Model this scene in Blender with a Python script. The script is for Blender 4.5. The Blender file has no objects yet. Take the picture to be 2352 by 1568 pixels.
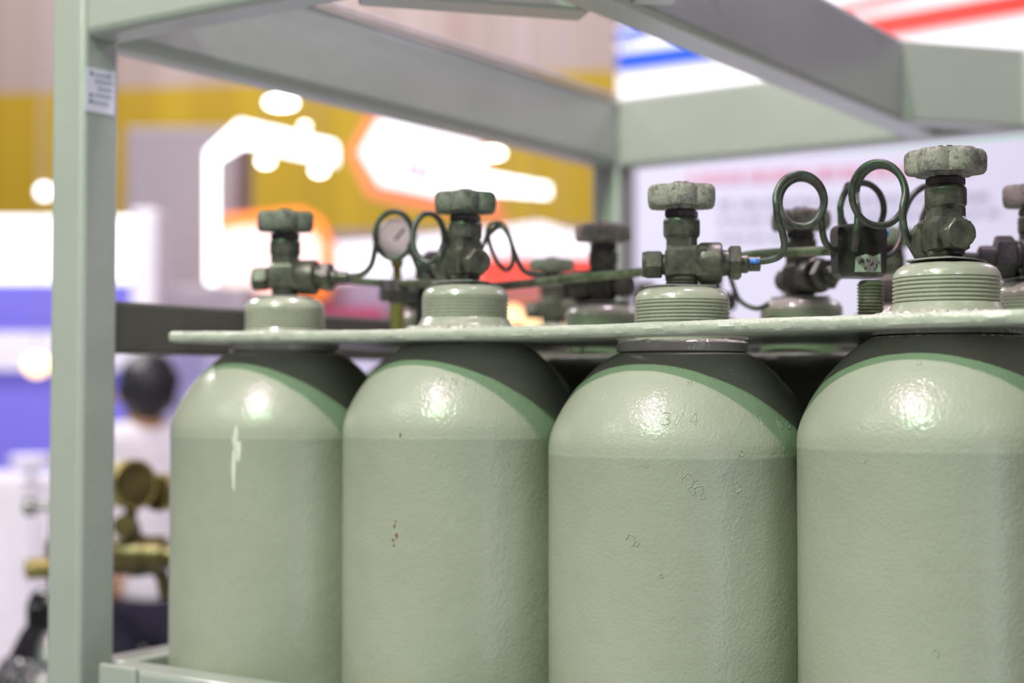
import bpy, bmesh, math, random
from mathutils import Vector, Matrix, noise as nz_
random.seed(7)
C = bpy.context.scene.collection
PI = math.pi
# ------------------------------------------------------------------ camera
F = 3454.0; YAW = math.radians(34.24); PITCH = math.radians(1.92)
CAM = Vector((1.135, -1.224, 1.5))
Fh = Vector((-math.sin(YAW), math.cos(YAW), 0)); Rv = Vector((math.cos(YAW), math.sin(YAW), 0))
Fv = Fh * math.cos(PITCH) + Vector((0, 0, math.sin(PITCH)))
Uv = Rv.cross(Fv)
cd = bpy.data.cameras.new('camera'); cam = bpy.data.objects.new('camera', cd); C.objects.link(cam)
cam.location = CAM; cam.rotation_euler = (PI/2 + PITCH, 0, YAW)
cd.sensor_width = 36; cd.lens = 36 * F / 2352; cd.clip_start = .05; cd.clip_end = 200
cd.dof.use_dof = True; cd.dof.focus_distance = 1.25; cd.dof.aperture_fstop = 2.8
bpy.context.scene.camera = cam

def ray(px, py):
    return Fv + Rv * ((px - 1176) / F) + Uv * ((784 - py) / F)
def at(px, py, D=None, Y=None, X=None, Z=None):
    d = ray(px, py)
    if D is not None: t = D / d.dot(Fh)
    elif Y is not None: t = (Y - CAM.y) / d.y
    elif X is not None: t = (X - CAM.x) / d.x
    else: t = (Z - CAM.z) / d.z
    return CAM + d * t

# ------------------------------------------------------------------ materials
def srgb(*c):
    return tuple(((v/255)/12.92 if v/255 <= .04045 else ((v/255+.055)/1.055)**2.4) for v in c)
def newmat(name):
    m = bpy.data.materials.new(name); m.use_nodes = True
    nt = m.node_tree; b = nt.nodes['Principled BSDF']
    return m, nt, b
def noise(nt, scale, detail=4, rough=.55, vec=None, dist=0):
    n = nt.nodes.new('ShaderNodeTexNoise'); n.inputs['Scale'].default_value = scale
    n.inputs['Detail'].default_value = detail; n.inputs['Roughness'].default_value = rough
    n.inputs['Distortion'].default_value = dist
    if vec is None:
        tc = nt.nodes.new('ShaderNodeTexCoord'); vec = tc.outputs['Object']
    nt.links.new(vec, n.inputs['Vector']); return n
def ramp(nt, src, stops, interp='LINEAR'):
    r = nt.nodes.new('ShaderNodeValToRGB'); cr = r.color_ramp; cr.interpolation = interp
    while len(cr.elements) < len(stops): cr.elements.new(.5)
    for e, (p, c) in zip(cr.elements, stops):
        e.position = p; e.color = (*c, 1) if len(c) == 3 else c
    nt.links.new(src, r.inputs['Fac']); return r
def bump(nt, b, layers):
    prev = None
    for src, strength, dist in layers:
        bp = nt.nodes.new('ShaderNodeBump'); bp.inputs['Strength'].default_value = strength
        bp.inputs['Distance'].default_value = dist
        nt.links.new(src, bp.inputs['Height'])
        if prev: nt.links.new(prev.outputs['Normal'], bp.inputs['Normal'])
        prev = bp
    nt.links.new(prev.outputs['Normal'], b.inputs['Normal']); nt.links.new(prev.outputs['Normal'], b.inputs['Coat Normal'])
def plain(name, col, rough=.5, metal=0, var=.08, scale=20, bumps=None, spec=.5):
    m, nt, b = newmat(name)
    n = noise(nt, scale, 5)
    r = ramp(nt, n.outputs['Fac'], [(.3, tuple(c*(1-var) for c in col)), (.7, tuple(min(1, c*(1+var)) for c in col))])
    nt.links.new(r.outputs['Color'], b.inputs['Base Color'])
    b.inputs['Roughness'].default_value = rough; b.inputs['Metallic'].default_value = metal
    b.inputs['Specular IOR Level'].default_value = spec
    if bumps:
        bn = noise(nt, bumps[0], 4); bump(nt, b, [(bn.outputs['Fac'], bumps[1], bumps[2])])
    return m
def paint(name, a, c, rough=.5, big=9, wave=.0018, fine=.0008, coat=.55):
    m, nt, b = newmat(name)
    n1 = noise(nt, big, 5, .6)
    r = ramp(nt, n1.outputs['Fac'], [(.25, a), (.75, c)])
    n4 = noise(nt, 240, 2, .5)
    r4 = ramp(nt, n4.outputs['Fac'], [(.0, (.55, .5, .42)), (.22, (1, 1, 1))])
    mx = nt.nodes.new('ShaderNodeMix'); mx.data_type = 'RGBA'; mx.blend_type = 'MULTIPLY'; mx.inputs[0].default_value = .7
    nt.links.new(r.outputs['Color'], mx.inputs[6]); nt.links.new(r4.outputs['Color'], mx.inputs[7])
    nt.links.new(mx.outputs[2], b.inputs['Base Color'])
    rr = ramp(nt, n1.outputs['Fac'], [(.3, (rough-.05,)*3), (.7, (rough+.08,)*3)])
    nt.links.new(rr.outputs['Color'], b.inputs['Roughness'])
    b.inputs['Coat Weight'].default_value = coat; b.inputs['Coat Roughness'].default_value = .13
    n2 = noise(nt, 40, 3, .5); n3 = noise(nt, 330, 3, .5)
    bump(nt, b, [(n2.outputs['Fac'], .5, wave), (n3.outputs['Fac'], .6, fine)])
    return m
M = {}
M['sage'] = paint('sage_gloss_paint', (.315, .352, .265), (.355, .395, .30))
M['frame'] = paint('frame_sage_paint', (.325, .375, .32), (.365, .415, .36), rough=.4, big=6, wave=.0008, fine=.0004)
M['collar'] = paint('collar_cream_sage_paint', (.29, .33, .245), (.37, .395, .305), rough=.25, big=30, wave=.0006, fine=.0003)
M['plate'] = paint('plate_thick_paint', (.36, .41, .32), (.46, .50, .41), rough=.4, big=40, wave=.003, fine=.0008, coat=.2)
M['weld'] = paint('weld_bead_paint', (.36, .37, .31), (.5, .5, .44), rough=.15, big=60, wave=.004, fine=.001)

def patina(name, cols, rough=.45, metal=.35, scale=60, fine=.0004):
    m, nt, b = newmat(name)
    n1 = noise(nt, scale, 7, .68)
    k = len(cols)
    r = ramp(nt, n1.outputs['Fac'], [(.28 + .44*i/(k-1), c) for i, c in enumerate(cols)])
    nt.links.new(r.outputs['Color'], b.inputs['Base Color'])
    b.inputs['Roughness'].default_value = rough; b.inputs['Metallic'].default_value = metal
    n2 = noise(nt, 260, 4, .6)
    bump(nt, b, [(n2.outputs['Fac'], .5, fine)])
    return m
M['valve'] = patina('tarnished_valve_brass', [(.022, .023, .018), (.06, .063, .048), (.095, .10, .074), (.17, .18, .135)], .38)
M['valve_dark'] = patina('dark_valve_metal', [(.02, .02, .018), (.05, .05, .046), (.1, .095, .085)], .4)
M['wheel'] = patina('weathered_handwheel_alloy', [(.03, .034, .026), (.10, .12, .08), (.31, .31, .26), (.12, .13, .11), (.36, .35, .32)], .7, .1, 95, .0012)
M['wheel_dark'] = patina('green_crusted_handwheel_alloy', [(.018, .02, .016), (.06, .075, .052), (.17, .2, .15), (.07, .075, .06), (.36, .37, .32)], .7, .1, 80, .0012)
M['tube'] = patina('patinated_copper_tube', [(.02, .021, .018), (.05, .05, .042), (.075, .10, .075), (.05, .046, .040), (.16, .075, .04)], .42, .3, 38)
M['pipe'] = patina('mossy_manifold_pipe', [(.03, .032, .022), (.09, .10, .065), (.19, .20, .14), (.05, .05, .04)], .5, .2, 40)
M['block'] = patina('black_manifold_block_metal', [(.008, .008, .007), (.02, .02, .018), (.04, .04, .034), (.10, .12, .075)], .35, .2, 28)
M['steel'] = patina('grey_washer_steel', [(.2, .21, .19), (.32, .33, .3), (.4, .4, .37)], .4, .3, 50)
M['brass'] = patina('olive_brass', [(.10, .085, .02), (.3, .26, .08), (.42, .38, .14)], .35, .5, 18)
M['dkbrass'] = patina('dark_brass', [(.03, .028, .01), (.10, .085, .03), (.2, .17, .06)], .35, .5, 22)
M['chrome'] = plain('chrome', (.45, .47, .45), .2, .9, .1)
M['rust'] = patina('rust_brown', [(.05, .02, .008), (.2, .07, .015), (.35, .14, .03)], .8, 0, 300)
M['black'] = plain('black_plastic', (.012, .014, .014), .22, 0, .2, 40, (60, .4, .004))
M['white_paint'] = plain('white_paint_drip', (.66, .70, .6), .3)
M['label_white'] = plain('label_white', (.72, .74, .83), .5)
M['label_ink'] = plain('label_grey_ink', (.34, .38, .48), .6)
M['label_dark'] = plain('label_dark_ink', (.08, .12, .17), .6)
M['tag'] = plain('plate_tag_pale_green', (.42, .5, .42), .5, 0, .2, 200)
M['blue_mark'] = plain('blue_marker_paint', (.05, .22, .75), .5)
M['gauge'] = plain('gauge_face_glass', (.62, .66, .55), .15, 0, .15, 30)
# netting: dark glossy body with a fine raised lattice
m, nt, b = newmat('black_net_sleeve'); M['net'] = m
tc = nt.nodes.new('ShaderNodeTexCoord')
v = nt.nodes.new('ShaderNodeTexVoronoi'); v.inputs['Scale'].default_value = 75; v.feature = 'DISTANCE_TO_EDGE'
nt.links.new(tc.outputs['Object'], v.inputs['Vector'])
r = ramp(nt, v.outputs['Distance'], [(.08, (.16, .17, .17)), (.16, (.012, .014, .014))])
nt.links.new(r.outputs['Color'], b.inputs['Base Color']); b.inputs['Roughness'].default_value = .2
bump(nt, b, [(v.outputs['Distance'], .6, .004)])

def emit(name, col, s):
    m, nt, b = newmat(name)
    b.inputs['Base Color'].default_value = (*[c*.8 for c in col], 1)
    b.inputs['Emission Color'].default_value = (*col, 1); b.inputs['Emission Strength'].default_value = s
    return m
M['e_white'] = emit('lightbox_white', (.93, .95, 1), 1.6)
M['e_led'] = emit('led_strip_white', (.95, .97, 1), 4)
M['e_warm'] = emit('warm_lamp_glass', (1, .95, .87), 11)
M['e_fire'] = emit('warm_orange_lamp', (1, .66, .30), 3)
M['e_orange'] = emit('orange_sign_edge', (1, .22, .02), .8)
M['e_rim'] = emit('hexagon_sign_rim', (.72, .20, .07), .6)
M['e_pink'] = emit('pink_white_sign_face', (1, .74, .70), .85)
M['e_face'] = emit('hexagon_sign_face', (.95, .94, 1), 1.15)
M['e_blue'] = emit('blue_lit_panel', (.17, .15, .62), .45)
M['e_sign2'] = emit('pale_blue_lit_fascia', (.86, .89, 1), 1.1)
M['e_red'] = emit('red_lit_sign', (.95, .08, .05), .8)
M['red'] = plain('sign_red_ink', (.85, .22, .35), .5)
M['hang_white'] = emit('hanging_fascia_white', (.97, .97, 1), .6)
M['hang_red'] = plain('hanging_fascia_red', (.9, .04, .02), .4)
M['hang_blue'] = plain('hanging_fascia_blue', (.0, .09, .75), .4)
M['banner'] = emit('emissive_banner_white', (.80, .83, .98), .30)  # printed banner with a low emission added to raise its brightness
M['banner_pink'] = plain('banner_pink_print', (.86, .45, .58), .6)
M['banner_grey'] = plain('banner_grey_print', (.48, .50, .62), .6)
M['green_lit'] = emit('green_lit_edge', (.06, .6, .12), .35)
M['booth_grey'] = plain('booth_mauve_grey', (.30, .265, .285), .6)
M['booth_purple'] = plain('booth_muted_purple', (.33, .27, .39), .6)
M['booth_crimson'] = plain('booth_crimson', (.42, .03, .12), .5)
M['booth_white'] = plain('booth_white', (.8, .78, .86), .5)
M['booth_blue'] = plain('booth_blue', (.16, .15, .62), .5)
M['booth_lilac'] = plain('booth_lilac', (.62, .60, .80), .5)
M['peach'] = plain('booth_peach', (.85, .5, .36), .5)
M['counter'] = plain('counter_white', (.82, .79, .84), .4)
M['skin'] = plain('skin', (.50, .27, .14), .5)
M['skin2'] = plain('skin_light', (.72, .45, .38), .5)
M['hair'] = plain('black_hair', (.012, .013, .016), .5)
M['shirt'] = plain('white_shirt_cloth', (.82, .82, .86), .8)
M['trouser'] = plain('navy_trouser_cloth', (.018, .018, .035), .8)
M['shoe'] = plain('black_shoe_leather', (.02, .02, .02), .4)
M['floor'] = plain('hall_grey_carpet', (.42, .42, .44), .8, 0, .1, 3, (200, .3, .003))
M['rail'] = plain('shade_darkened_rail_paint', (.085, .09, .07), .35, 0, .15, 20, (60, .4, .001))  # rail colour darkened to stand in for shade from the necks and plate
M['edge_glint'] = plain('painted_edge_highlight', (.58, .56, .53), .3, .2, .15, 60)  # pale colour stands in for the highlight on the beam's rounded top edge
M['base'] = plain('pallet_steel', (.20, .25, .19), .5)
# back wall: beige-mauve drape above, yellow band, grey-mauve below (world height), vertical folds
m, nt, b = newmat('back_wall_striped'); M['wall'] = m
g = nt.nodes.new('ShaderNodeNewGeometry'); sp = nt.nodes.new('ShaderNodeSeparateXYZ')
nt.links.new(g.outputs['Position'], sp.inputs[0])
md = nt.nodes.new('ShaderNodeMath'); md.operation = 'DIVIDE'; md.inputs[1].default_value = 8.0
nt.links.new(sp.outputs['Z'], md.inputs[0])
r = ramp(nt, md.outputs[0], [(0, (.36, .30, .32)), (2.95/8, (.54, .37, .012)), (4.33/8, (.50, .405, .39))], 'CONSTANT')
tc = nt.nodes.new('ShaderNodeTexCoord'); mp = nt.nodes.new('ShaderNodeMapping')
mp.inputs['Scale'].default_value = (1, 1, 0)
nt.links.new(tc.outputs['Object'], mp.inputs['Vector'])
n = noise(nt, 1.4, 3, .5, mp.outputs['Vector'])
r2 = ramp(nt, n.outputs['Fac'], [(.35, (.68, .62, .56)), (.62, (1.0, 1.0, 1.0))])
mx = nt.nodes.new('ShaderNodeMix'); mx.data_type = 'RGBA'; mx.blend_type = 'MULTIPLY'; mx.inputs[0].default_value = .8
nt.links.new(r.outputs['Color'], mx.inputs[6]); nt.links.new(r2.outputs['Color'], mx.inputs[7])
nt.links.new(mx.outputs[2], b.inputs['Base Color']); b.inputs['Roughness'].default_value = .7

# ------------------------------------------------------------------ mesh helpers
def mesh_obj(name, bm, mat, parent=None, smooth=35, loc=None):
    me = bm if isinstance(bm, bpy.types.Mesh) else to_mesh(name, bm, mat, smooth)
    o = bpy.data.objects.new(name, me); C.objects.link(o)
    if parent: o.parent = parent
    if loc is not None: o.location = loc
    return o
def to_mesh(name, bm, mat, smooth=35):
    bmesh.ops.recalc_face_normals(bm, faces=bm.faces)
    me = bpy.data.meshes.new(name); bm.to_mesh(me); bm.free()
    me.materials.append(M[mat])
    if smooth:
        me.polygons.foreach_set('use_smooth', [True]*len(me.polygons))
        me.set_sharp_from_angle(angle=math.radians(smooth))
    me.update(); return me
def tag(o, label=None, cat=None, group=None, kind=None):
    if label: o['label'] = label
    if cat: o['category'] = cat
    if group: o['group'] = group
    if kind: o['kind'] = kind
    return o
def empty(name, loc, rz=0, parent=None):
    o = bpy.data.objects.new(name, None); C.objects.link(o); o.location = loc; o.rotation_euler = (0, 0, rz)
    o.empty_display_size = .05
    if parent: o.parent = parent
    return o
def bevel(o, w, seg=3):
    md = o.modifiers.new('bevel', 'BEVEL'); md.width = w; md.segments = seg; md.limit_method = 'ANGLE'
    md.angle_limit = math.radians(40); return o
def bbox(bm, x0, x1, y0, y1, z0, z1, mat=None):
    vs = [bm.verts.new((x, y, z)) for x in (x0, x1) for y in (y0, y1) for z in (z0, z1)]
    if mat is not None:
        for q in vs: q.co = mat @ q.co
    for f in ((0, 1, 3, 2), (4, 6, 7, 5), (0, 4, 5, 1), (2, 3, 7, 6), (0, 2, 6, 4), (1, 5, 7, 3)):
        bm.faces.new([vs[i] for i in f])
def box(name, x0, x1, y0, y1, z0, z1, mat, parent=None, bv=0, origin=None):
    bm = bmesh.new()
    o0 = Vector(origin) if origin is not None else Vector((0, 0, 0))
    bbox(bm, x0-o0.x, x1-o0.x, y0-o0.y, y1-o0.y, z0-o0.z, z1-o0.z)
    o = mesh_obj(name, bm, mat, parent, 30)
    o.location = o0
    if bv: bevel(o, bv)
    return o
def lathe(bm, prof, seg=48, axis='Z', center=(0, 0, 0), caps=True, a0=0, facet=None):
    """prof: list of (r, t); revolve about axis through center."""
    c = Vector(center); rings = []
    for r, t in prof:
        ring = []
        for i in range(seg):
            a = a0 + 2*PI*i/seg
            if axis == 'Z': p = Vector((r*math.cos(a), r*math.sin(a), t))
            elif axis == 'X': p = Vector((t, r*math.cos(a), r*math.sin(a)))
            else: p = Vector((r*math.cos(a), t, r*math.sin(a)))
            ring.append(bm.verts.new(p + c))
        rings.append(ring)
    for A, B in zip(rings, rings[1:]):
        for i in range(seg):
            j = (i+1) % seg
            bm.faces.new((A[i], A[j], B[j], B[i]))
    if caps:
        bm.faces.new(rings[0][::-1]); bm.faces.new(rings[-1])
    return rings
def catmull(pts, n=8):
    P = [Vector(p) for p in pts]; P = [P[0]*2-P[1]] + P + [P[-1]*2-P[-2]]
    out = []
    for i in range(1, len(P)-2):
        for k in range(n):
            t = k/n; a, b_, c, d = P[i-1:i+3]
            out.append(.5*((2*b_)+(c-a)*t+(2*a-5*b_+4*c-d)*t*t+(3*b_-a-3*c+d)*t**3))
    out.append(P[-2]); return out
def tube(bm, pts, r, seg=10, smooth=8, closed=False):
    path = catmull(pts, smooth) if smooth else [Vector(p) for p in pts]
    n = len(path); T = []
    for i in range(n):
        a = path[max(i-1, 0)]; b_ = path[min(i+1, n-1)]
        t = (b_-a); T.append(t.normalized() if t.length > 1e-9 else Vector((0, 0, 1)))
    up = Vector((0, 0, 1)) if abs(T[0].z) < .9 else Vector((1, 0, 0))
    N = (up - T[0]*up.dot(T[0])).normalized(); rings = []
    for i in range(n):
        N = (N - T[i]*N.dot(T[i])).normalized(); B = T[i].cross(N)
        rr = r[min(i*len(r)//n, len(r)-1)] if isinstance(r, (list, tuple)) else r
        rings.append([bm.verts.new(path[i] + (N*math.cos(2*PI*k/seg)+B*math.sin(2*PI*k/seg))*rr) for k in range(seg)])
    for A, B in zip(rings, rings[1:]):
        for k in range(seg):
            j = (k+1) % seg; bm.faces.new((A[k], A[j], B[j], B[k]))
    bm.faces.new(rings[0][::-1]); bm.faces.new(rings[-1])
def hexprism(bm, r, x0, x1, axis='X', seg=6, ch=.0015, a0=0, center=(0, 0, 0)):
    s = 1 if x1 > x0 else -1
    lathe(bm, [(r-ch, x0), (r, x0+s*ch), (r, x1-s*ch), (r-ch, x1)], seg, axis, center, True, a0)
def prism(bm, poly, n, th):
    """poly: list of world points (flat), n: unit direction to extrude by th"""
    A = [bm.verts.new(p) for p in poly]; B = [bm.verts.new(Vector(p) + n*th) for p in poly]
    bm.faces.new(A); bm.faces.new(B[::-1])
    k = len(A)
    for i in range(k):
        j = (i+1) % k; bm.faces.new((A[i], B[i], B[j], A[j]))
def spx(name, pts, D, th, mat, parent=None, bv=0):
    """a solid panel at distance D with the outline pts, thickness th going away"""
    P = [at(x, y, D=(D(x) if callable(D) else D)) for x, y in pts]
    c = sum(P, Vector())/len(P)
    nrm = (P[1]-P[0]).cross(P[2]-P[0]).normalized()
    if nrm.dot(Fh) < 0: nrm = -nrm
    bm = bmesh.new(); prism(bm, [p-c for p in P], nrm, th)
    o = mesh_obj(name, bm, mat, parent, 30); o.location = c
    if bv: bevel(o, bv)
    return o

# ------------------------------------------------------------------ gas cylinders
PX, PY, RC = .245, .271, .1222
ZC = 1.5
DOME = [(-.0543, .1222), (-.049, .1220), (-.042, .1210), (-.0313, .1176), (-.0155, .1097), (.0004, .0992), (.012, .0888), (.021, .0800), (.029, .0695), (.0345, .0600), (.0365, .052), (.037, .040)]
def rdome(z):
    if z <= DOME[0][0]: return RC
    for (z0, r0), (z1, r1) in zip(DOME, DOME[1:]):
        if z <= z1: return r0 + (r1-r0)*(z-z0)/(z1-z0)
    return .04
def body_mesh(dz, zb=.10):
    # dome points smoothed, body down to a rounded foot
    bm = bmesh.new()
    pts = catmull([Vector((r, z, 0)) for z, r in DOME], 4)
    prof = [(.03, zb+.003), (.085, zb), (.108, zb+.006), (.1195, zb+.022), (RC, zb+.045)]
    n = 14
    for i in range(1, n): prof.append((RC, zb+.045 + (ZC+dz-.0600-zb-.045)*i/n))
    prof += [(RC, ZC+dz-.0572), (RC+.0003, ZC+dz-.0562)]
    prof += [(p.x, ZC+dz+p.y) for p in pts]
    lathe(bm, [(r, z-zb) for r, z in prof], 96)
    return to_mesh('body', bm, 'sage', 45)
def collar_mesh(style):
    """threaded neck collar, z measured from the collar top (0) downwards"""
    bm = bmesh.new(); R = .0437
    if style == 'flared':
        prof = [(.060, -.0590), (.058, -.0480), (.0555, -.0455), (.0500, -.0425), (.0462, -.0385), (.0440, -.0335)]
        z0, z1, n = -.0325, -.0125, 6
    else:
        prof = [(.0435, -.060), (.0435, -.0385)]
        z0, z1, n = -.038, -.0125, 8
    if style == 'worn': prof = [(.0455, -.060), (.0455, -.0385), (.0437, -.036)]; z0 = -.034
    p = (z1-z0)/n; d = .0016 if style != 'worn' else .0010
    for i in range(n):
        a = z0+i*p
        prof += [(R-d, a), (R, a+.3*p), (R, a+.62*p), (R-d, a+.92*p)]
    prof += [(R-.0004, z1+.0005), (.0425, -.0085), (.0395, -.0042), (.0350, -.0016), (.0300, -.0004), (.0150, 0)]
    lathe(bm, prof, 96)
    return to_mesh('neck_collar', bm, 'collar', 50)
def weld_ring_mesh():
    bm = bmesh.new(); rnd = random.Random(3)
    rings = lathe(bm, [(.045, 0), (.0590, .0), (.0598, .0012), (.0596, .0078), (.058, .0092), (.050, .0105), (.045, .011)], 72)
    for i, ring in enumerate(rings[4:6]):
        for q in ring:
            k = 1 + rnd.uniform(-.02, .02); q.co.x *= k; q.co.y *= k; q.co.z += rnd.uniform(-.0012, .0012)
    return to_mesh('weld_ring', bm, 'weld', 30)
def washer_mesh():
    bm = bmesh.new()
    pts = [(.031, 5), (.036, 40), (.031, 75), (.0325, 125), (.029, 165), (.035, 205), (.0335, 262), (.034, 318)]
    P = [Vector((r*math.cos(math.radians(a)), r*math.sin(math.radians(a)), .0009)) for r, a in pts]
    prism(bm, P, Vector((0, 0, 1)), .0013)
    for q in bm.verts:
        q.co.z += .035*q.co.x
    bm2 = to_mesh('washer', bm, 'steel', 30); return bm2
def wheel_mesh(mat):
    bm = bmesh.new(); seg = 96; R = .0333; n = 6
    def rad(a, s):
        w = abs(math.cos(n*a/2+.4))
        return R*s*(.83 + .17*w**.9)
    lv = [(.30, .0035), (.72, .0015), (.80, .0008), (.93, .0), (.985, .0022), (1, .006), (1, .0125), (.975, .0155), (.91, .0175), (.7, .0180), (.5, .0184), (.30, .0192)]
    rings = []
    for s, z in lv:
        ring = []
        for i in range(seg):
            a = 2*PI*i/seg; r = rad(a, s) if s > .6 else R*s
            ring.append(bm.verts.new((r*math.cos(a), r*math.sin(a), z)))
        rings.append(ring)
    for A, B in zip(rings, rings[1:]):
        for i in range(seg): j = (i+1) % seg; bm.faces.new((A[i], A[j], B[j], B[i]))
    bm.faces.new(rings[0][::-1]); bm.faces.new(rings[-1])
    for q in bm.verts: q.co.z *= 1.1
    lathe(bm, [(.012, -.0025), (.0135, -.0015), (.0135, .004)], 24)
    return to_mesh('handwheel', bm, mat, 40)
def wheelcap_mesh():
    bm = bmesh.new(); lathe(bm, [(.0085, .019), (.0085, .0222), (.0072, .0234), (.004, .0238)], 24)
    return to_mesh('cap_nut', bm, 'valve', 35)
def valve_body_mesh():
    bm = bmesh.new()
    lathe(bm, [(.0150, -.001), (.0150, .0025), (.0138, .0032), (.0150, .0045), (.0138, .0058), (.0150, .007), (.0150, .010)], 32)
    k = .0152                                                       # forged block
    def slab(z0, z1, s0, s1, seg=8):
        pass
    def sq(h, c): return [(h, -h+c), (h, h-c), (h-c, h), (-h+c, h), (-h, h-c), (-h, -h+c), (-h+c, -h), (h-c, -h)]
    levels = [(.0095, .0125, .003), (.0115, k, .0022), (.0330, k, .0022), (.0350, .0142, .003), (.038, .0138, .0055), (.0455, .0138, .0057)]
    rs = []
    for z, h, c in levels: rs.append([bm.verts.new((x, y, z)) for x, y in sq(h, c)])
    for A, B in zip(rs, rs[1:]):
        for i in range(8): j = (i+1) % 8; bm.faces.new((A[i], A[j], B[j], B[i]))
    bm.faces.new(rs[0][::-1]); bm.faces.new(rs[-1])
    # outlet boss towards +X
    lathe(bm, [(.0135, .010), (.0185, .017), (.0190, .0185), (.0190, .0345), (.0175, .0365), (.0125, .0365), (.0118, .0400), (.0118, .0425)], 40, 'X', (0, 0, .0225))
    bbox(bm, .013, .022, -.0165, .0165, .010, .034)
    # neck of the plug towards -X
    lathe(bm, [(.0095, -.012), (.0095, -.0185)], 24, 'X', (0, 0, .0215))
    return to_mesh('valve_body', bm, 'valve', 35)
def bonnet_mesh():
    bm = bmesh.new()
    lathe(bm, [(.0140, .0440), (.0148, .0455), (.0166, .0478), (.0169, .050), (.0169, .0608), (.0160, .0630), (.0145, .0635), (.0145, .0642)], 24, a0=.1)
    return to_mesh('bonnet', bm, 'valve', 20)
def gland_mesh():
    bm = bmesh.new(); hexprism(bm, .0160, .0640, .0710, 'Z', 6, .0012, .3)
    lathe(bm, [(.0115, .070), (.0115, .0745)], 24)
    return to_mesh('gland_nut', bm, 'valve_dark', 30)
def plug_mesh():
    bm = bmesh.new(); hexprism(bm, .0135, -.0180, -.0335, 'X', 6, .0012, .2, (0, 0, .0215))
    lathe(bm, [(.0118, -.0330), (.0118, -.0355), (.0108, -.0362)], 32, 'X', (0, 0, .0215))
    return to_mesh('side_plug', bm, 'valve', 30)
def nut_mesh():
    bm = bmesh.new(); hexprism(bm, .0172, .0425, .0535, 'X', 6, .0016, 0, (0, 0, .0225))
    lathe(bm, [(.0085, .0530), (.0085, .0590), (.0068, .0610), (.0068, .0710), (.0045, .0715)], 24, 'X', (0, 0, .0215))
    return to_mesh('outlet_nut', bm, 'valve', 30)
MS = dict(c_plain=collar_mesh('plain'), c_flared=collar_mesh('flared'), c_worn=collar_mesh('worn'),
          ring=weld_ring_mesh(), washer=washer_mesh(), wheel=wheel_mesh('wheel'), wheeld=wheel_mesh('wheel_dark'), cap=wheelcap_mesh(),
          vb=valve_body_mesh(), bn=bonnet_mesh(), gl=gland_mesh(), pl=plug_mesh(), nt=nut_mesh())
BODY = {}
def inst(name, key, parent, loc=(0, 0, 0), rz=0):
    o = bpy.data.objects.new(name, MS[key] if isinstance(key, str) else key); C.objects.link(o)
    o.parent = parent; o.location = loc; o.rotation_euler = (0, 0, rz); return o
ZB = .10
def gas_cylinder(i, j, dz, style, az, label, group, ring=False, wheel='wheel', wrot=0, valve=True, hasnut=True):
    root = empty('gas_cylinder', (i*PX, j*PY, ZB))
    tag(root, label, 'gas cylinder', group)
    key = round(dz, 4)
    if key not in BODY: BODY[key] = body_mesh(dz)
    inst('body', BODY[key], root)
    zt = ZC+dz+.0952-ZB
    inst('neck_collar', 'c_'+style, root, (0, 0, zt))
    if ring: inst('weld_ring', 'ring', root, (0, 0, ZC+dz+.0362-ZB))
    inst('washer', 'washer', root, (0, 0, zt), az+2.2)
    vb = inst('valve_body', 'vb', root, (0, 0, zt), az)
    inst('bonnet', 'bn', vb); inst('gland_nut', 'gl', vb); inst('side_plug', 'pl', vb)
    if hasnut: inst('outlet_nut', 'nt', vb)
    if valve:
        w = inst('handwheel', wheel, vb, (0, 0, .0738), wrot); inst('cap_nut', 'cap', vb, (0, 0, .0738))
    return root
def weld_bead_mesh():
    bm = bmesh.new(); rnd = random.Random(9); n = 150; m_ = 10; rs = []
    for i in range(n):
        a = 2*PI*i/n; k = .0042*(1+.28*math.sin(a*43)+rnd.uniform(-.22, .22)); R = .0540+rnd.uniform(-.0006, .0006)
        rs.append([bm.verts.new(((R+k*1.25*math.cos(2*PI*q/m_))*math.cos(a), (R+k*1.25*math.cos(2*PI*q/m_))*math.sin(a), k*math.sin(2*PI*q/m_))) for q in range(m_)])
    for i in range(n):
        A, B = rs[i], rs[(i+1) % n]
        for q in range(m_): w_ = (q+1) % m_; bm.faces.new((A[q], B[q], B[w_], A[w_]))
    return to_mesh('weld_bead', bm, 'weld', 60)
MS['bead'] = weld_bead_mesh()
FG = 'front row of gas cylinders in the green rack'
BG_ = 'gas cylinders in the rear rows of the rack'
d = math.radians
cyl = {}
cyl[0] = gas_cylinder(0, 0, .008, 'worn', d(24), 'sage green gas cylinder at the left end, white paint drip on its shoulder', FG, True, 'wheeld', d(-71)+.133)
cyl[1] = gas_cylinder(1, 0, .012, 'flared', d(150), 'second front sage green gas cylinder from the corner post, rust specks on its side', FG, False, 'wheeld', d(-204)+.133)
cyl[2] = gas_cylinder(2, 0, .0, 'plain', d(30), 'sage green gas cylinder with 3/4 stamped on its shoulder and blistered paint patch', FG, True, 'wheel', d(-92)+.133)
cyl[3] = gas_cylinder(3, 0, .0105, 'flared', d(128), 'nearest sage green gas cylinder at the right, largest valve, cut off by frame edge', FG, False, 'wheel', d(-224)+.133)
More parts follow.
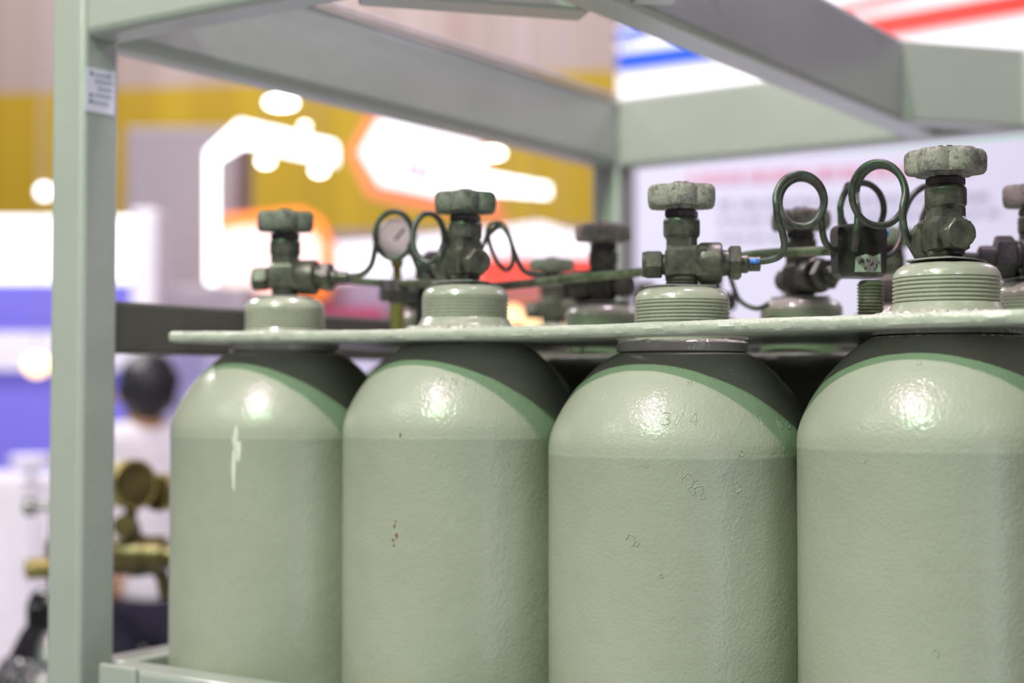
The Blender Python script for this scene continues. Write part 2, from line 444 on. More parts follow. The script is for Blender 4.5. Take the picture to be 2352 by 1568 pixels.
rear = {(0, 1): (.006, 'plain', 200, 'gas cylinder behind the two left front ones, pale collar beneath the dial gauge'),
        (1, 1): (.005, 'plain', 185, 'second row gas cylinder with dark handwheel seen before the rear corner post'),
        (2, 1): (.004, 'plain', -35, 'second row gas cylinder whose handwheel shows through the coiled tube loop'),
        (3, 1): (.012, 'flared', 175, 'second row gas cylinder cut off at the right edge behind the largest valve'),
        (0, 2): (-.002, 'plain', 10, 'third row gas cylinder, greenish valve low above the warm lamp glints'),
        (1, 2): (0, 'plain', 170, 'third row gas cylinder mostly hidden behind the 3/4 stamped one'),
        (2, 2): (.008, 'plain', 10, 'third row gas cylinder behind the black manifold block'),
        (3, 2): (.004, 'plain', 170, 'third row gas cylinder beyond the right edge of the picture'),
        (0, 3): (0, 'plain', 100, 'rear row gas cylinder nearest the rear corner post'),
        (1, 3): (0, 'plain', 100, 'rear row gas cylinder before the left part of the white banner'),
        (2, 3): (.003, 'plain', 100, 'rear row gas cylinder before the middle of the white banner'),
        (3, 3): (0, 'plain', 100, 'rear row gas cylinder at the far right corner of the rack')}
for k_ in (1, 3): inst('weld_bead', 'bead', cyl[k_], (0, 0, ZC-ZB+.0605))
for (i, j), (dz, st, az, lab) in rear.items():
    gas_cylinder(i, j, dz, st, d(az), lab, BG_, False, 'wheel' if j == 1 else 'wheeld', .3*i+.1*j, valve=(i, j) not in ((0, 1), (1, 2), (1, 3), (0, 3), (2, 3)))

# ---- marks on the front cylinders (parts of the cylinder they are on)
OFF = {0: .008, 1: .012, 2: 0, 3: .0105}
def on_surface(k, px, py):
    """azimuth and height (cam-relative minus offset) of the cylinder surface under a pixel"""
    dr = ray(px, py).normalized(); t = .6
    while t < 3:
        p = CAM + dr*t
        zz = p.z-ZC-OFF[k]; dx, dy = p.x-k*PX, p.y
        if math.hypot(dx, dy) < rdome(zz): break
        t += .0004
    return math.atan2(dy, dx), zz
def sp_(k, a, z, lift=0):
    r = rdome(z)+lift
    return Vector((r*math.cos(a), r*math.sin(a), ZC+OFF[k]+z-ZB))
GL = {'3': [[(0, .95), (.3, 1), (.6, .85), (.55, .6), (.3, .5), (.6, .4), (.65, .15), (.3, 0), (0, .08)]],
      '/': [[(0, 0), (.55, 1)]], '4': [[(.45, 0), (.5, 1), (0, .3), (.7, .3)]],
      'O': [[(.3, 0), (.05, .2), (.05, .8), (.3, 1), (.55, .8), (.55, .2), (.3, 0)]],
      'N': [[(0, 0), (0, 1), (.55, 0), (.55, 1)]], 'L': [[(0, 1), (0, 0), (.5, 0)]],
      'Y': [[(0, 1), (.28, .5), (.28, 0)], [(.56, 1), (.28, .5)]], 'C': [[(.55, .85), (.3, 1), (.05, .8), (.05, .2), (.3, 0), (.55, .15)]],
      'I': [[(.2, 0), (.2, 1)]], 'J': [[(.4, 1), (.4, .2), (.2, 0), (0, .15)]], 'H': [[(0, 0), (0, 1)], [(.5, 0), (.5, 1)], [(0, .5), (.5, .5)]],
      'T': [[(0, 1), (.6, 1)], [(.3, 0), (.3, 1)]], 'S': [[(.55, .9), (.3, 1), (.05, .8), (.1, .6), (.5, .4), (.55, .15), (.3, 0), (0, .1)]], '0': [[(.3, 0), (.08, .2), (.08, .8), (.3, 1), (.5, .8), (.5, .2), (.3, 0)]],
      'K': [[(0, 0), (0, 1)], [(.5, 1), (0, .5), (.55, 0)]]}
def stamp(bm, k, text, px, py, h, gap=1.05, slant=0, fall=0):
    a, z = on_surface(k, px, py); r = rdome(z)
    x = 0
    for ch in text:
        if ch != ' ':
            for st in GL[ch]:
                P = []
                for u, v in st:
                    uu = x+(u+slant*v)*h*.9; vv = v*h - fall*x
                    slope = (rdome(z+.003)-rdome(z-.003))/.006
                    zz = z + vv/math.sqrt(1+slope*slope)
                    P.append(sp_(k, a+uu/r, zz, .00005))
                tube(bm, P, .00055, 5, 0 if len(P) < 4 else 4)
        x += h*gap*.9
def part_on(k, name, bm, mat, label=None):
    o = mesh_obj(name, bm, mat, cyl[k], 40)
    if label: o['label'] = label
    return o
bm = bmesh.new(); stamp(bm, 2, '3/4', 1519, 976, .0115, 1.15, .1)
stamp(bm, 2, 'JIII', 1352, 921, .0075, .8, .25); stamp(bm, 2, 'IIII', 1295, 962, .006, .6, .25)
stamp(bm, 2, 'TIS', 1535, 848, .006, 1.3); stamp(bm, 2, 'H', 1580, 885, .0062); stamp(bm, 2, 'K', 1678, 852, .0065)
stamp(bm, 2, 'C', 1735, 935, .008); stamp(bm, 2, 'T', 1745, 975, .0085); stamp(bm, 2, '03', 1790, 985, .0085, 1.3)
part_on(2, 'stamped_lettering', bm, 'sage')
bm = bmesh.new(); stamp(bm, 1, 'ONLY', 1006, 884, .0085, 1.7, .1)
part_on(1, 'stamped_lettering', bm, 'sage')
bm = bmesh.new(); stamp(bm, 3, 'OH', 2145, 805, .0068, 2.4); stamp(bm, 3, 'O', 2105, 838, .006); stamp(bm, 3, 'CY', 2288, 842, .008, 1.6)
part_on(3, 'stamped_lettering', bm, 'sage')
def blob(bm, k, px, py, w, h, lift=.0006, seed=1, rim=None):
    a, z = on_surface(k, px, py); r = rdome(z); rnd = random.Random(seed); n = 14; ring = []; ring2 = []
    for i in range(n):
        t = 2*PI*i/n; q = rnd.uniform(.7, 1.15)
        ring.append(bm.verts.new(sp_(k, a+math.cos(t)*w*q/r, z+math.sin(t)*h*q, -.0002)))
        ring2.append(bm.verts.new(sp_(k, a+math.cos(t)*w*q*.75/r, z+math.sin(t)*h*q*.75, lift)))
    for i in range(n): j = (i+1) % n; bm.faces.new((ring[i], ring[j], ring2[j], ring2[i]))
    bm.faces.new(ring2)
bm = bmesh.new()
for q, (x, y, w, h) in enumerate([(906, 1208, .0013, .0022), (911, 1230, .0018, .003), (903, 1240, .0018, .0012), (905, 1252, .0012, .0013), (909, 1197, .001, .0015)]):
    blob(bm, 1, x, y, w, h, .0004, q)
part_on(1, 'rust_specks', bm, 'rust', 'brown rust specks')
bm = bmesh.new(); blob(bm, 1, 920, 999, .0009, .003, .0004, 4); part_on(1, 'paint_nick', bm, 'valve_dark')
bm = bmesh.new(); blob(bm, 0, 541, 1010, .004, .016, .0008, 3); blob(bm, 0, 549, 1040, .003, .012, .0008, 5); blob(bm, 0, 537, 1075, .0026, .026, .0008, 6)
part_on(0, 'paint_drip', bm, 'white_paint', 'whitish run of paint')
bm = bmesh.new(); rnd = random.Random(11)
def flake(k, px, py, R, seed):
    rnd = random.Random(seed); a, z = on_surface(k, px, py); r = rdome(z); P = []
    n = 9; st = rnd.uniform(0, 6)
    for i in range(n):
        t = st+2*PI*i/(n+2); q = R*rnd.uniform(.55, 1.15)
        P.append(sp_(k, a+math.cos(t)*q/r, z+math.sin(t)*q, .0001))
    tube(bm, P, .00038, 4, 3)
for q, (x, y, R) in enumerate([(1580, 1103, .006), (1597, 1112, .0035), (1606, 1131, .0055), (1590, 1125, .004), (1614, 1136, .003), (1692, 1118, .004), (1450, 1240, .005), (1462, 1248, .003), (1520, 1322, .002), (1484, 1068, .002), (1700, 1040, .003)]):
    flake(2, x, y, R, q)
part_on(2, 'blistered_paint', bm, 'sage')
bm = bmesh.new()
flake(3, 1985, 1052, .003, 5); flake(3, 2150, 1500, .003, 6); part_on(3, 'blistered_paint', bm, 'sage')

# ------------------------------------------------------------------ retaining plate
def plate_z(x):   # gentle sag along its length
    return .0590 + .0055*((.45-x)/.53)**2 if x < .45 else .0590 + .002*((x-.45)/.4)
TH = .0110
bm = bmesh.new()
xb = [-.066, .1225, .3675, .6125, .858]; yb = [-.095, .1355, .4065, .6775, .915]
for i in range(4):
    for j in range(4):
        cx, cy = i*PX, j*PY; n = 40; ring = [[], [], [], []]
        angs = sorted(set([2*PI*q/n for q in range(n)] + [math.atan2(yy-cy, xx-cx) % (2*PI) for xx in xb[i:i+2] for yy in yb[j:j+2]]))
        for a in angs:
            ca, sa = math.cos(a), math.sin(a)
            tx = ((xb[i+1]-cx)/ca if ca > 1e-9 else (xb[i]-cx)/ca if ca < -1e-9 else 9)
            ty = ((yb[j+1]-cy)/sa if sa > 1e-9 else (yb[j]-cy)/sa if sa < -1e-9 else 9)
            t = min(tx, ty); rh = .0605
            for q, (R, dzz) in enumerate(((rh, 0), (t, 0), (t, -TH), (rh, -TH))):
                x, y = cx+ca*R, cy+sa*R
                ring[q].append(bm.verts.new((x, y, ZC+plate_z(x)+dzz)))
        m_ = len(angs)
        for p in range(m_):
            q = (p+1) % m_
            bm.faces.new((ring[0][p], ring[0][q], ring[1][q], ring[1][p]))
            bm.faces.new((ring[2][p], ring[2][q], ring[3][q], ring[3][p]))
            bm.faces.new((ring[3][p], ring[3][q], ring[0][q], ring[0][p]))
# rounded rim
rim = []; X0, X1, Y0, Y1 = xb[0], xb[-1], yb[0], yb[-1]
def rimpath():
    P = []
    for q in range(260): P.append((X0+(X1-X0)*q/260, Y0, 0, -1))
    for q in range(4): P.append((X1, Y0, math.sin(q/4*PI/2), -math.cos(q/4*PI/2)))
    for q in range(20): P.append((X1, Y0+(Y1-Y0)*q/20, 1, 0))
    for q in range(4): P.append((X1, Y1, math.cos(q/4*PI/2), math.sin(q/4*PI/2)))
    for q in range(40): P.append((X1-(X1-X0)*q/40, Y1, 0, 1))
    for q in range(4): P.append((X0, Y1, -math.sin(q/4*PI/2), math.cos(q/4*PI/2)))
    for q in range(20): P.append((X0, Y1-(Y1-Y0)*q/20, -1, 0))
    for q in range(4): P.append((X0, Y0, -math.cos(q/4*PI/2), -math.sin(q/4*PI/2)))
    return P
RP = rimpath()
prof = [(-.001, 0), (.006, 0), (.0082, -.0008), (.0096, -.003), (.010, -.0055), (.0094, -.0085), (.0078, -.0104), (.006, -TH), (-.001, -TH)]
rings = []
for (x, y, nx, ny) in RP:
    ring = []
    for qi, (o_, h_) in enumerate(prof):
        j_ = nz_.noise(Vector((x*60, y*60, qi*.6)))*.0006 + nz_.noise(Vector((x*210, y*210, qi*1.1)))*.0004 if 0 < qi < 8 else 0
        ring.append(bm.verts.new((x+nx*(o_+j_), y+ny*(o_+j_), ZC+plate_z(x)+h_+(j_*.8 if qi < 4 else -j_*.5))))
    rings.append(ring)
for A, B in zip(rings, rings[1:]+rings[:1]):
    for q in range(len(prof)-1): bm.faces.new((A[q], A[q+1], B[q+1], B[q]))
pl = mesh_obj('retaining_plate', bm, 'plate', None, 35)
tag(pl, 'sage green steel plate with thick chipped paint lying across all the cylinder shoulders', 'plate')
# threaded stud on the plate
p = at(2000, 725, D=1.36); sx, sy = p.x, p.y
bm = bmesh.new(); z0 = ZC+plate_z(sx)-.02; prof = [(.0115, z0)]
n = 15
for q in range(n):
    a = z0+.012+q*.0031; prof += [(.0105, a), (.0122, a+.0012), (.0122, a+.0018), (.0105, a+.0029)]
prof += [(.0105, z0+.0595), (.0085, z0+.061)]
lathe(bm, [(r, z-z0) for r, z in prof], 32)
st = mesh_obj('threaded_stud', bm, 'pipe', None, 30, (sx, sy, z0))
tag(st, 'short mossy threaded stud standing up through the plate left of the nearest cylinder', 'bolt')
bm = bmesh.new(); hexprism(bm, .019, .0205, .0285, 'Z'); nt_ = mesh_obj('nut', bm, 'pipe', st, 30)

# ------------------------------------------------------------------ rack frame (one welded thing)
rack = empty('cylinder_rack', (-.175, -.13, 0))
tag(rack, 'welded sage green steel rack with square posts and deep box beams around the cylinders', 'rack')
def rk(name, x0, x1, y0, y1, z0, z1, bv=.006, mat='frame'):
    o = box(name, x0+.175, x1+.175, y0+.13, y1+.13, z0, z1, mat, rack, bv); return o
XL0, XL1, XR0, XR1 = -.203, -.150, .885, .938
YF0, YF1, YB0, YB1 = -.155, -.1045, .985, 1.035
ZT0, ZT1 = ZC+.382, ZC+.500
corner = rk('corner_post', XL0, XL1, YF0, YF1, .0, ZT1)
rk('corner_post', XR0, XR1, YF0, YF1, 0, ZT1); rk('corner_post', XL0, XL1, YB0, YB1, 0, ZT1); rk('corner_post', XR0, XR1, YB0, YB1, 0, ZT1)
rk('top_beam', XL1-.002, XR0+.002, YF0, YF1, ZT0, ZT1, .010)
rk('top_beam', XL1-.002, XR0+.002, YB0, YB1, ZT0, ZT1, .008)
rk('top_beam', XL0, XL1, YF1-.002, YB0+.002, ZT0, ZT1, .014)
rk('top_beam', XR0, XR1, YF1-.002, YB0+.002, ZT0, ZT1, .014)
rk('lifting_beam', .350, .403, YF1-.002, YB0+.002, ZT0, ZT1, .008)
def brace(p, q, h0, h1, w, nm='diagonal_brace'):
    a = Vector((p[0], p[1], 0)); b_ = Vector((q[0], q[1], 0)); u = (b_-a).normalized(); s = Vector((-u.y, u.x, 0))*w
    bm = bmesh.new(); o = Vector((-.175, -.13, 0))
    prism(bm, [a-o+Vector((0, 0, h0)), b_-o+Vector((0, 0, h0)), b_+s-o+Vector((0, 0, h0)), a+s-o+Vector((0, 0, h0))], Vector((0, 0, 1)), h1-h0)
    ob = mesh_obj(nm, bm, 'frame', rack, 30); bevel(ob, .004)
brace((.398, .828), (.532, .990), ZT0+.002, ZT1-.002, .045)
brace((.205, -.110), (.355, .068), ZT0+.002, ZT1-.002, .045)
brace((.398, .068), (.545, -.110), ZT0+.002, ZT1-.002, .045)
rk('highlight_strip', XL1-.004, XL1+.004, YF1+.001, YB0-.002, ZT1-.001, ZT1+.006, .002, 'edge_glint')  # thin added strip that carries the painted top-edge highlight
# side and rear rails level with the plate and lower down
rk('side_rail', XL0+.004, XL1-.002, YF1-.001, YB0+.001, ZC+.043, ZC+.100, .004, 'rail')
rk('side_rail', XR0+.004, XR1-.002, YF1-.001, YB0+.001, ZC+.043, ZC+.100, .004)
for zz in (-.355, -1.34):
    rk('side_rail', XL0+.004, XL1-.002, YF1-.001, YB0+.001, ZC+zz, ZC+zz+.060, .006)
    rk('side_rail', XR0+.004, XR1-.002, YF1-.001, YB0+.001, ZC+zz, ZC+zz+.060, .006)
    rk('rear_rail', XL1-.001, XR0+.001, YB0+.004, YB1-.002, ZC+zz, ZC+zz+.060, .006)
rk('bracket', XL1-.001, -.130, -.105, -.03, ZC-.34, ZC-.292, .002)
rk('base_tray', XL1-.001, XR0+.001, YF1, YB0, .06, .098, .002, 'base')
# notice sticker on the inner face of the near left post
def on_post(px, py): return at(px, py, X=XL1)
bm = bmesh.new()
P = [on_post(197, 153), on_post(264, 165), on_post(262, 266), on_post(193, 253)]
u = P[1]-P[0]; v_ = P[3]-P[0]
def quadpts(c4): return [Vector((XL1, 0, 0)) for _ in c4]
bm = bmesh.new(); prism(bm, [q-rack.location for q in P], Vector((1, 0, 0)), .0006)
stk = mesh_obj('notice_sticker', bm, 'label_white', corner, 0)
stk['label'] = 'small white printed sticker'
def stline(name, x0, x1, yy, w, mat):
    bm = bmesh.new()
    A = P[0] + u*x0 + v_*(yy-w/2); B = P[0] + u*x1 + v_*(yy-w/2+.02*x1); Cc = B+v_*w; Dd = A+v_*w
    prism(bm, [q-rack.location+Vector((.0006, 0, 0)) for q in (A, B, Cc, Dd)], Vector((1, 0, 0)), .0003)
    return mesh_obj(name, bm, mat, corner, 0)
bm = bmesh.new()
for yy, xa, xe in ((.14, .30, .85), (.29, .30, .85), (.45, .40, .85), (.61, .30, .85), (.78, .25, .8)):
    x = xa
    while x < xe:
        w = random.uniform(.05, .11)
        A = P[0] + u*x + v_*(yy-.03); B = A+u*w; prism(bm, [q-rack.location+Vector((.0006, 0, 0)) for q in (A, B, B+v_*.065, A+v_*.065)], Vector((1, 0, 0)), .0003)
        x += w+.025
mesh_obj('sticker_print', bm, 'label_ink', corner, 0)
bm = bmesh.new()
for yy in (.12, .62, .76):
    A = P[0] + u*.14 + v_*(yy-.03); B = A+u*.1; prism(bm, [q-rack.location+Vector((.0006, 0, 0)) for q in (A, B, B+v_*.075, A+v_*.075)], Vector((1, 0, 0)), .0003)
mesh_obj('sticker_bullet', bm, 'label_dark', corner, 0)

# clamp bar across the front row
bar = empty('clamp_bar', (-.100, -.165, ZC-.36)); tag(bar, 'sage green steel clamp bar bolted across the front of the cylinders at bottom left', 'bar')
o = box('channel', .001, .984, 0, .0405, -.02, .077, 'frame', bar, .006)
o = box('end_plate', .0005, .055, -.006, .001, -.03, .080, 'frame', bar, .003)
bm = bmesh.new(); hexprism(bm, .013, -.006, -.016, 'Y'); o = mesh_obj('bolt', bm, 'frame', bar, 30, (.020, 0, .042))

# ------------------------------------------------------------------ manifold and coiled tubes
def poly_px(pts): return [at(x, y, D=D_) for x, y, D_ in pts]
def tubething(name, label, cat, pts, r, mat, group=None, mark=None, world=False):
    P = [Vector(p) for p in pts] if world else poly_px(pts)
    o0 = P[0].copy(); bm = bmesh.new(); tube(bm, [p-o0 for p in P], r, 12, 8)
    o = mesh_obj(name, bm, mat, None, 60, o0); tag(o, label, cat, group); return o
def coil(cx, cy, rx, ry, D0, D1, turns, a_start, direction=1, n=14, drift=0, shrink=0):
    out = []
    N = int(n*turns)
    for i in range(N+1):
        t = i/N; a = a_start + direction*2*PI*turns*t
        out.append((cx+drift*t+(rx-shrink*t)*math.cos(a), cy+shrink*t*.9-(ry-shrink*t)*math.sin(a), D0+(D1-D0)*t))
    return out
TG = 'coiled copper pigtail tubes above the front row'
tubething('coiled_tube', 'dark copper coil left of the black manifold block, from the 3/4 stamped cylinder', 'tube',
          [(1748, 600, 1.335), (1768, 597, 1.33), (1790, 588, 1.325), (1801, 565, 1.32), (1797, 535, 1.315), (1786, 500, 1.31)] +
          coil(1838, 458, 57, 62, 1.30, 1.345, 1.62, PI+.3, -1, drift=5, shrink=9) +
          [(1888, 520, 1.35), (1893, 550, 1.35), (1905, 568, 1.355), (1922, 574, 1.36)], .0031, 'tube', TG)
tubething('coiled_tube', 'large patinated copper coil rising over the black block to the nearest cylinder valve', 'tube',
          [(1962, 572, 1.335), (1966, 545, 1.32), (1970, 500, 1.32), (1968, 470, 1.325)] +
          coil(2024, 450, 58, 68, 1.345, 1.265, 1.55, PI-.1, -1, drift=-9, shrink=-6) +
          [(2074, 505, 1.265), (2080, 535, 1.265), (2092, 556, 1.275), (2108, 562, 1.29)], .0031, 'tube', TG)
tubething('coiled_tube', 'rusty thin coil standing behind the large coil over the manifold block', 'tube',
          [(1932, 520, 1.40), (1931, 490, 1.40)] + coil(1980, 480, 50, 60, 1.40, 1.44, 1.15, PI-.1, -1) + [(1985, 540, 1.44)], .0031, 'tube', TG)
tubething('coiled_tube', 'copper tube bending up from the block and behind the nearest handwheel', 'tube',
          [(2022, 592, 1.36), (2048, 584, 1.37), (2064, 560, 1.38), (2070, 530, 1.39), (2076, 490, 1.40), (2095, 450, 1.41), (2125, 428, 1.42), (2160, 430, 1.43), (2190, 460, 1.44), (2195, 520, 1.45), (2170, 570, 1.46), (2130, 560, 1.46), (2118, 510, 1.46), (2130, 470, 1.46)], .0031, 'tube', TG)
tubething('coiled_tube', 'dark coil beside the left end cylinder with the dial gauge showing through it', 'tube',
          [(800, 634, 1.615), (830, 630, 1.61), (852, 610, 1.605), (861, 575, 1.60), (864, 545, 1.60)] +
          coil(905, 540, 43, 54, 1.595, 1.62, 1.6, PI, -1) + [(950, 590, 1.63), (965, 625, 1.63), (985, 640, 1.63)], .0031, 'tube', TG)
tubething('coiled_tube', 'double turned green coil hugging the left side of the second front valve', 'tube',
          [(1018, 645, 1.62), (1016, 600, 1.6), (1030, 560, 1.59), (1031, 530, 1.585)] + coil(985, 546, 36, 56, 1.585, 1.53, 1.95, 0, 1, drift=-2) + [(1010, 590, 1.52), (1022, 600, 1.53)], .0031, 'tube', TG)
tubething('coiled_tube', 'thin oval coil on the right side of the second front valve before a red sign', 'tube',
          [(1105, 575, 1.60)] + [(1117, 545, 1.60), (1125, 520, 1.60), (1144, 512, 1.605), (1163, 528, 1.61), (1176, 565, 1.62), (1178, 600, 1.62), (1165, 620, 1.63), (1147, 608, 1.63), (1130, 575, 1.63), (1122, 545, 1.62), (1130, 532, 1.61), (1150, 520, 1.60), (1168, 540, 1.595), (1182, 580, 1.59), (1200, 618, 1.60), (1222, 631, 1.61), (1250, 634, 1.62)], .0026, 'tube', TG)
tubething('coiled_tube', 'thin copper loop hanging behind the 3/4 stamped cylinder valve', 'tube',
          [(1640, 560, 1.60), (1668, 600, 1.60), (1682, 650, 1.59), (1700, 690, 1.58), (1735, 708, 1.57), (1765, 700, 1.56)], .0026, 'tube', TG)
tubething('manifold_pipe', 'long mossy green manifold pipe running behind the front row of valves', 'pipe',
          [(790, 640, 1.72), (860, 648, 1.70), (990, 652, 1.66), (1070, 658, 1.63), (1160, 656, 1.60), (1300, 641, 1.56), (1480, 624, 1.51), (1620, 603, 1.47), (1740, 584, 1.44), (1850, 578, 1.41), (1930, 575, 1.385)], .0046, 'pipe')
# black manifold block
c = at(1972, 578, D=1.365); az = YAW + d(8)
blk = empty('manifold_block', (c.x, c.y, c.z-.0235), az); tag(blk, 'black faceted manifold block with worn paper tag between the coils', 'manifold')
bm = bmesh.new(); w, h = .0235, .0235
lv = [(0, .82), (.003, .93), (.008, .97), (.040, 1), (.0445, .97), (.047, .88)]; rs = []
for z, s in lv:
    rs.append([bm.verts.new((x*s, y*s, z)) for x, y in ((w, -.010), (w, .010), (.012, .021), (-.012, .021), (-w, .010), (-w, -.010), (-.012, -.021), (.012, -.021))])
for A, B in zip(rs, rs[1:]):
    for i in range(8): j = (i+1) % 8; bm.faces.new((A[i], A[j], B[j], B[i]))
bm.faces.new(rs[0][::-1]); bm.faces.new(rs[-1])
mesh_obj('block_body', bm, 'block', blk, 25)
bm = bmesh.new(); prism(bm, [Vector((x, -.0212, z)) for x, z in ((-.0115, .0035), (.0130, .0035), (.0125, .0200), (.0055, .0175), (-.001, .0195), (-.0108, .0165))], Vector((0, 1, 0)), .0016)
o = mesh_obj('paper_tag', bm, 'tag', blk, 0); o['label'] = 'worn pale paper tag'
bm = bmesh.new(); rnd = random.Random(5)
for q in range(11):
    x = -.008+.0018*q; z = .006+rnd.uniform(-.001, .007); bbox(bm, x, x+.0011, -.0216, -.0210, z, z+rnd.uniform(.001, .004))
mesh_obj('tag_print', bm, 'block', blk, 0)
bm = bmesh.new(); lathe(bm, [(.0035, -.003), (.0035, .003)], 12, 'X', (.0225, -.006, .040)); mesh_obj('paint_mark', bm, 'blue_mark', blk, 40)
bm = bmesh.new(); 
for q, (x, y) in enumerate(((1750, 590), )):
    pc = at(1738, 597, D=1.336)
bm = bmesh.new(); u3 = Vector((math.cos(d(30)), math.sin(d(30)), 0)); tube(bm, [-u3*.005, u3*.0, u3*.003+Vector((0, 0, -.001))], [.0022, .0028, .0016], 8, 4)
mk = mesh_obj('paint_mark', bm, 'blue_mark', None, 40); 
# blue mark sits on the 3/4 cylinder's outlet ferrule
mk.parent = cyl[2]; mk.location = (u3.x*.0655+.004, u3.y*.0655-.0047, ZC+.0952-ZB+.0235); mk['label'] = 'bright blue dab of paint'
# small second manifold between the two left cylinders
c = at(985, 668, D=1.70)
b2 = empty('manifold_block', (c.x, c.y, c.z-.036), YAW+.3); tag(b2, 'dark small manifold body low between the two left front cylinders', 'manifold')
bm = bmesh.new(); lathe(bm, [(.013, -.006), (.015, .0), (.015, .03), (.012, .034), (.012, .050), (.016, .052), (.016, .066), (.010, .070)], 8); mesh_obj('block_body', bm, 'valve_dark', b2, 25)
bm = bmesh.new(); hexprism(bm, .013, -.055, -.014, 'X', 6, .001, 0, (0, 0, .035)); hexprism(bm, .0155, -.045, -.030, 'X', 6, .001, 0, (0, 0, .035)); mesh_obj('side_fitting', bm, 'valve_dark', b2, 25)
# dial gauge
c = at(912, 548, D=1.78)
gz = empty('dial_gauge', c, YAW); tag(gz, 'round pale dial gauge on a brass stem seen through the leftmost coil', 'gauge')
bm = bmesh.new(); lathe(bm, [(.016, .012), (.0235, .008), (.0245, -.006), (.0225, -.010), (.020, -.0095)], 32, 'Y'); mesh_obj('case', bm, 'steel', gz, 35)
bm = bmesh.new(); lathe(bm, [(.0205, -.0088), (.0205, -.0096)], 32, 'Y'); mesh_obj('dial', bm, 'gauge', gz, 35)
bm = bmesh.new(); bbox(bm, -.001, .001, -.0104, -.0098, -.003, .015, Matrix.Rotation(.7, 4, 'Y')); mesh_obj('needle', bm, 'black', gz, 0)
bm = bmesh.new(); lathe(bm, [(.007, -.1095), (.009, -.094), (.009, -.052), (.0055, -.050), (.0055, -.034), (.008, -.033), (.008, -.022)], 12); mesh_obj('stem', bm, 'brass', gz, 30)
# connector at the right edge
c = at(2300, 588, D=1.44); ang = YAW-.10
cn = empty('hose_connector', c, ang); tag(cn, 'dark hexagonal pipe connector at the right edge behind the nearest valve', 'connector')
bm = bmesh.new(); hexprism(bm, .0200, -.006, .012, 'X', 6, .002, .4); mesh_obj('union_nut', bm, 'valve_dark', cn, 30)
bm = bmesh.new(); lathe(bm, [(.0075, -.022), (.0100, -.020), (.0100, -.006)], 24, 'X'); mesh_obj('ferrule', bm, 'valve_dark', cn, 30)
bm = bmesh.new(); tube(bm, [(-.045, .004, .003), (-.033, .001, .001), (-.020, 0, 0)], .0034, 10, 6); mesh_obj('tube_end', bm, 'tube', cn, 30)
bm = bmesh.new(); lathe(bm, [(.0125, .012), (.0125, .016), (.0165, .018), (.0165, .040)], 24, 'X'); mesh_obj('socket', bm, 'valve_dark', cn, 30)
bm = bmesh.new(); tube(bm, [(0.02, 0.004, -.012), (.026, .0, -.045), (.03, 0, -.075)], .003, 8, 6); mesh_obj('drop_tube', bm, 'tube', cn, 30)

# ------------------------------------------------------------------ netted cylinder and regulator left of the rack
q = at(128, 1490, D=2.6); nx, ny = q.x, q.y; nz = q.z
nc = empty('gas_cylinder', (nx, ny, 0)); tag(nc, 'black net-sleeved gas cylinder with ribbed neck cover standing left of the green rack', 'gas cylinder')
bm = bmesh.new(); lathe(bm, [(.09, 0), (.115, .02), (.117, .05), (.117, nz-.11), (.114, nz-.08), (.105, nz-.045), (.088, nz-.015), (.06, nz+.004), (.03, nz+.008)], 64); mesh_obj('body', bm, 'net', nc, 40)
bm = bmesh.new(); pr = [(.073, nz-.012), (.075, nz-.004), (.068, nz+.010), (.056, nz+.034), (.051, nz+.040)]
for k_ in range(6): z = nz+.044+k_*.006; pr += [(.0475, z), (.0495, z+.002), (.0495, z+.004), (.0475, z+.0055)]
pr += [(.046, nz+.086), (.040, nz+.098), (.028, nz+.105), (.015, nz+.107)]
lathe(bm, pr, 48); mesh_obj('neck_cover', bm, 'black', nc, 35)
bm = bmesh.new(); lathe(bm, [(.015, nz+.10), (.015, nz+.15), (.019, nz+.152), (.019, nz+.185), (.013, nz+.19), (.011, nz+.235), (.008, nz+.24)], 24)
mesh_obj('valve_body', bm, 'dkbrass', nc, 35)
bm = bmesh.new(); q2 = at(96, 1164, D=2.6); lathe(bm, [(.013, -.03), (.017, -.026), (.017, -.012), (.008, -.008), (.008, .02)], 20, 'X'); o = mesh_obj('handwheel', bm, 'chrome', nc, 35, (q2.x-nx, q2.y-ny, q2.z)); o.rotation_euler = (0, 0, YAW)
bm = bmesh.new(); q2 = at(96, 1304, D=2.56); lathe(bm, [(.009, .05), (.012, .03), (.018, .010), (.018, -.022), (.016, -.026), (.009, -.026), (.009, -.014)], 24, 'X'); o = mesh_obj('outlet', bm, 'brass', nc, 35, (q2.x-nx, q2.y-ny, q2.z)); o.rotation_euler = (0, 0, YAW+.5)
rg = empty('pressure_regulator', at(300, 1275, D=2.5), YAW); tag(rg, 'olive brass gas regulator with round gauges seen between post and left end cylinder', 'regulator')
bm = bmesh.new(); lathe(bm, [(.009, -.105), (.009, -.036), (.018, -.035), (.030, -.03), (.032, -.025), (.032, .0), (.036, .002), (.036, .022), (.033, .026), (.033, .055), (.022, .06), (.022, .09)], 32, 'X'); mesh_obj('body', bm, 'dkbrass', rg, 35)
bm = bmesh.new(); lathe(bm, [(.016, .0), (.016, .05), (.010, .055), (.010, .085)], 20, 'Z'); tube(bm, [(.02, 0, -.01), (.05, 0, -.03), (.06, 0, -.07)], .012, 12, 6); mesh_obj('stem', bm, 'dkbrass', rg, 35)
